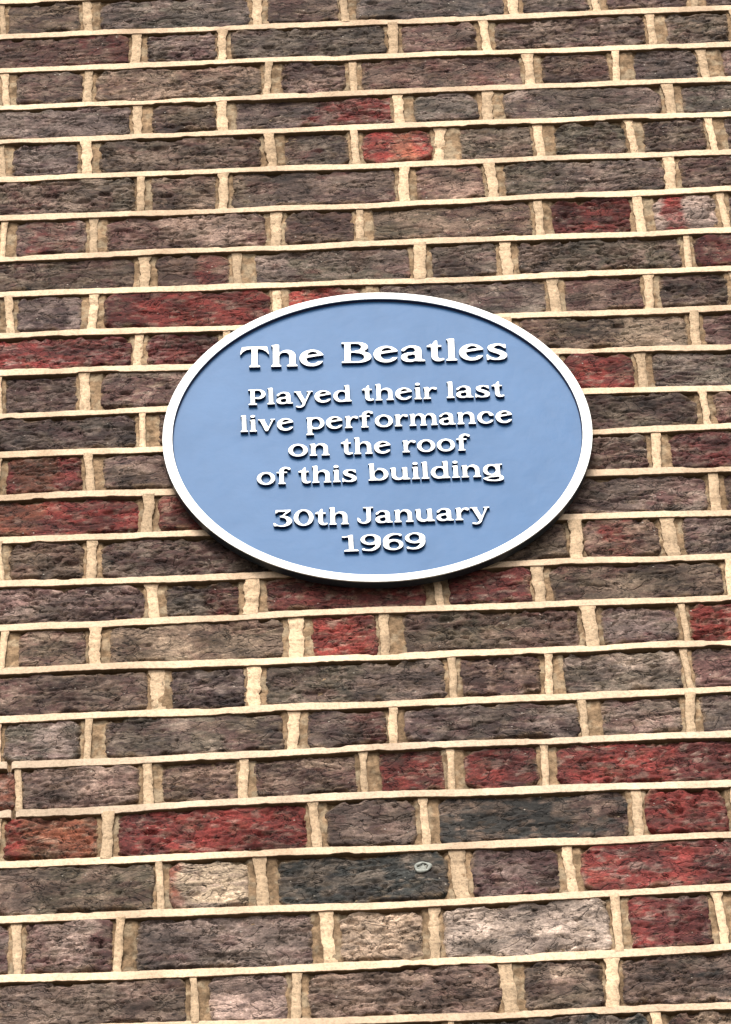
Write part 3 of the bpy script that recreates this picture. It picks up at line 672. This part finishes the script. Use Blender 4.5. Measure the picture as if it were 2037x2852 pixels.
def disc(name, r, y, mat):
    n = 192; rings = [r*t for t in np.linspace(0, 1, 110)[1:]]; V = [(0, y, 0)]; Fq = []
    for rr in rings:
        for i in range(n):
            a = 2*math.pi*i/n; V.append((rr*math.cos(a), y, rr*math.sin(a)))
    tri = [(0, 1+i, 1+(i+1) % n) for i in range(n)]
    for j in range(len(rings)-1):
        for i in range(n): Fq.append((1+j*n+i, 1+(j+1)*n+i, 1+(j+1)*n+(i+1) % n, 1+j*n+(i+1) % n))
    V = np.array(V); V[:, 1] += .0005*(fbm(V[:,0]*16, V[:,2]*16, 77, 2)-.5)
    for px, pz in ((-.1625, -.003), (.1532, -.0034)): V[:, 1] += .0005*np.exp(-(((V[:,0]-px)/.009)**2+((V[:,2]-pz)/.006)**2))     # filled fixing holes
    me = bpy.data.meshes.new(name); me.from_pydata([tuple(v) for v in V], [], tri+Fq)
    for p in me.polygons: p.use_smooth = True
    return put(name, me, mat, plaque)
disc('field', RI-.0002, YS, M_FIELD)
WORDS = [("The", -162.7, 127.6, -58.9, 125.3, 38.9), ("Beatles", -38.4, 128.7, 165.3, 123.7, 38.9),
 ("Played", -153.6, 58.5, -28.0, 58.1, 28.6), ("their", -16.0, 58.1, 74.9, 56.9, 28.6), ("last", 86.2, 57.2, 156.4, 55.9, 28.6),
 ("live", -164.3, 10.5, -99.1, 10.4, 28.6), ("performance", -85.6, 10.6, 164.3, 8.6, 28.6),
 ("on", -108.2, -36.3, -58.2, -36.9, 28.6), ("the", -44.9, -36.7, 15.8, -37.3, 28.6), ("roof", 28.3, -37.1, 110.3, -37.9, 28.6),
 ("of", -146.9, -83.9, -106.1, -84.3, 28.6), ("this", -97.2, -84.3, -26.8, -84.8, 28.6), ("building", -14.0, -84.3, 147.3, -85.6, 28.6),
 ("30th", -129.4, -157.1, -39.8, -158.2, 28.6), ("January", -30.5, -157.9, 126.7, -159.2, 28.6), ("1969", -49.7, -204.7, 48.7, -205.1, 28.7)]
_gcache = {}
def glyph_mesh(ch, sx, size):
    """outline -> filled front, bevelled shoulder, straight sides; unit size, cached by letter and size"""
    key = (ch, round(sx, 3), size)
    if key in _gcache: return _gcache[key]
    ls, w_ = glyph_loops(ch)
    cu = bpy.data.curves.new('letter', 'CURVE'); cu.dimensions = '2D'; cu.fill_mode = 'BOTH'
    for lp in ls:
        s = cu.splines.new('POLY'); s.points.add(len(lp)-1)
        for p, (x, y) in zip(s.points, lp): p.co = (x*sx*size/1000, y*size/1000, 0, 1)
        s.use_cyclic_u = True
    cu.extrude = .0017; cu.bevel_depth = .00035; cu.bevel_resolution = 1; cu.offset = -.0006
    tmp = bpy.data.objects.new('tmp', cu); C.objects.link(tmp)
    dg = bpy.context.evaluated_depsgraph_get(); me = bpy.data.meshes.new_from_object(tmp.evaluated_get(dg)); me.name = 'letter'
    bpy.data.objects.remove(tmp); bpy.data.curves.remove(cu)
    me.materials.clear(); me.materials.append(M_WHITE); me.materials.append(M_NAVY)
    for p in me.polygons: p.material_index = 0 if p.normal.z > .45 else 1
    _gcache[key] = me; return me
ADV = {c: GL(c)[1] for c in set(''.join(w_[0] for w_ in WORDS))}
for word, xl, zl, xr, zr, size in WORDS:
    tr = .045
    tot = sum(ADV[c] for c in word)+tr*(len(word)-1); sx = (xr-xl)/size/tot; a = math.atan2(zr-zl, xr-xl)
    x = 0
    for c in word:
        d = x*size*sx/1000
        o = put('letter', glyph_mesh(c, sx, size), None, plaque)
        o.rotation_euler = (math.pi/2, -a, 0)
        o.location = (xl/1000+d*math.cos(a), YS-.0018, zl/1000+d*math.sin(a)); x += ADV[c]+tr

# ---- small pale ring-shaped plug in the dark brick
def plug():
    x, z = .3574, -1.6007; n, m = 28, 10; V = []; Fq = []
    for i in range(n):
        a = 2*math.pi*i/n; rr = .0066*(1+.08*math.sin(2*a+.6)+.05*math.sin(5*a)); tk = .0017*(1+.35*math.sin(a*3+1))
        for j in range(m):
            b = 2*math.pi*j/m; q = rr+tk*math.cos(b); V.append((q*math.cos(a)*1.12, -.0008-tk*.7*math.sin(b), q*math.sin(a)))
    for i in range(n):
        for j in range(m): Fq.append((i*m+j, i*m+(j+1) % m, ((i+1) % n)*m+(j+1) % m, ((i+1) % n)*m+j))
    base = len(V); V.append((0, -.0006, 0))
    for i in range(n): a = 2*math.pi*i/n; V.append((.0055*math.cos(a)*1.12, .0002+.0008*math.sin(i*1.7), .0055*math.sin(a)))
    Fq2 = [(base, base+1+(i+1) % n, base+1+i) for i in range(n)]
    me = bpy.data.meshes.new('plug'); me.from_pydata(V, [], Fq+Fq2)
    for p in me.polygons: p.use_smooth = True
    bm = bmesh.new(); bm.from_mesh(me); bmesh.ops.recalc_face_normals(bm, faces=bm.faces); bm.to_mesh(me); bm.free()
    o = put('plug', me, mat_plain('pale_plug', (.34,.35,.31), .9, .8, 300), dark_brick, label='small pale ring-shaped plug')
    o.location = Vector((x, -.0022, z+Z0)) - (Vector(dark_brick.location)+WL)
plug()
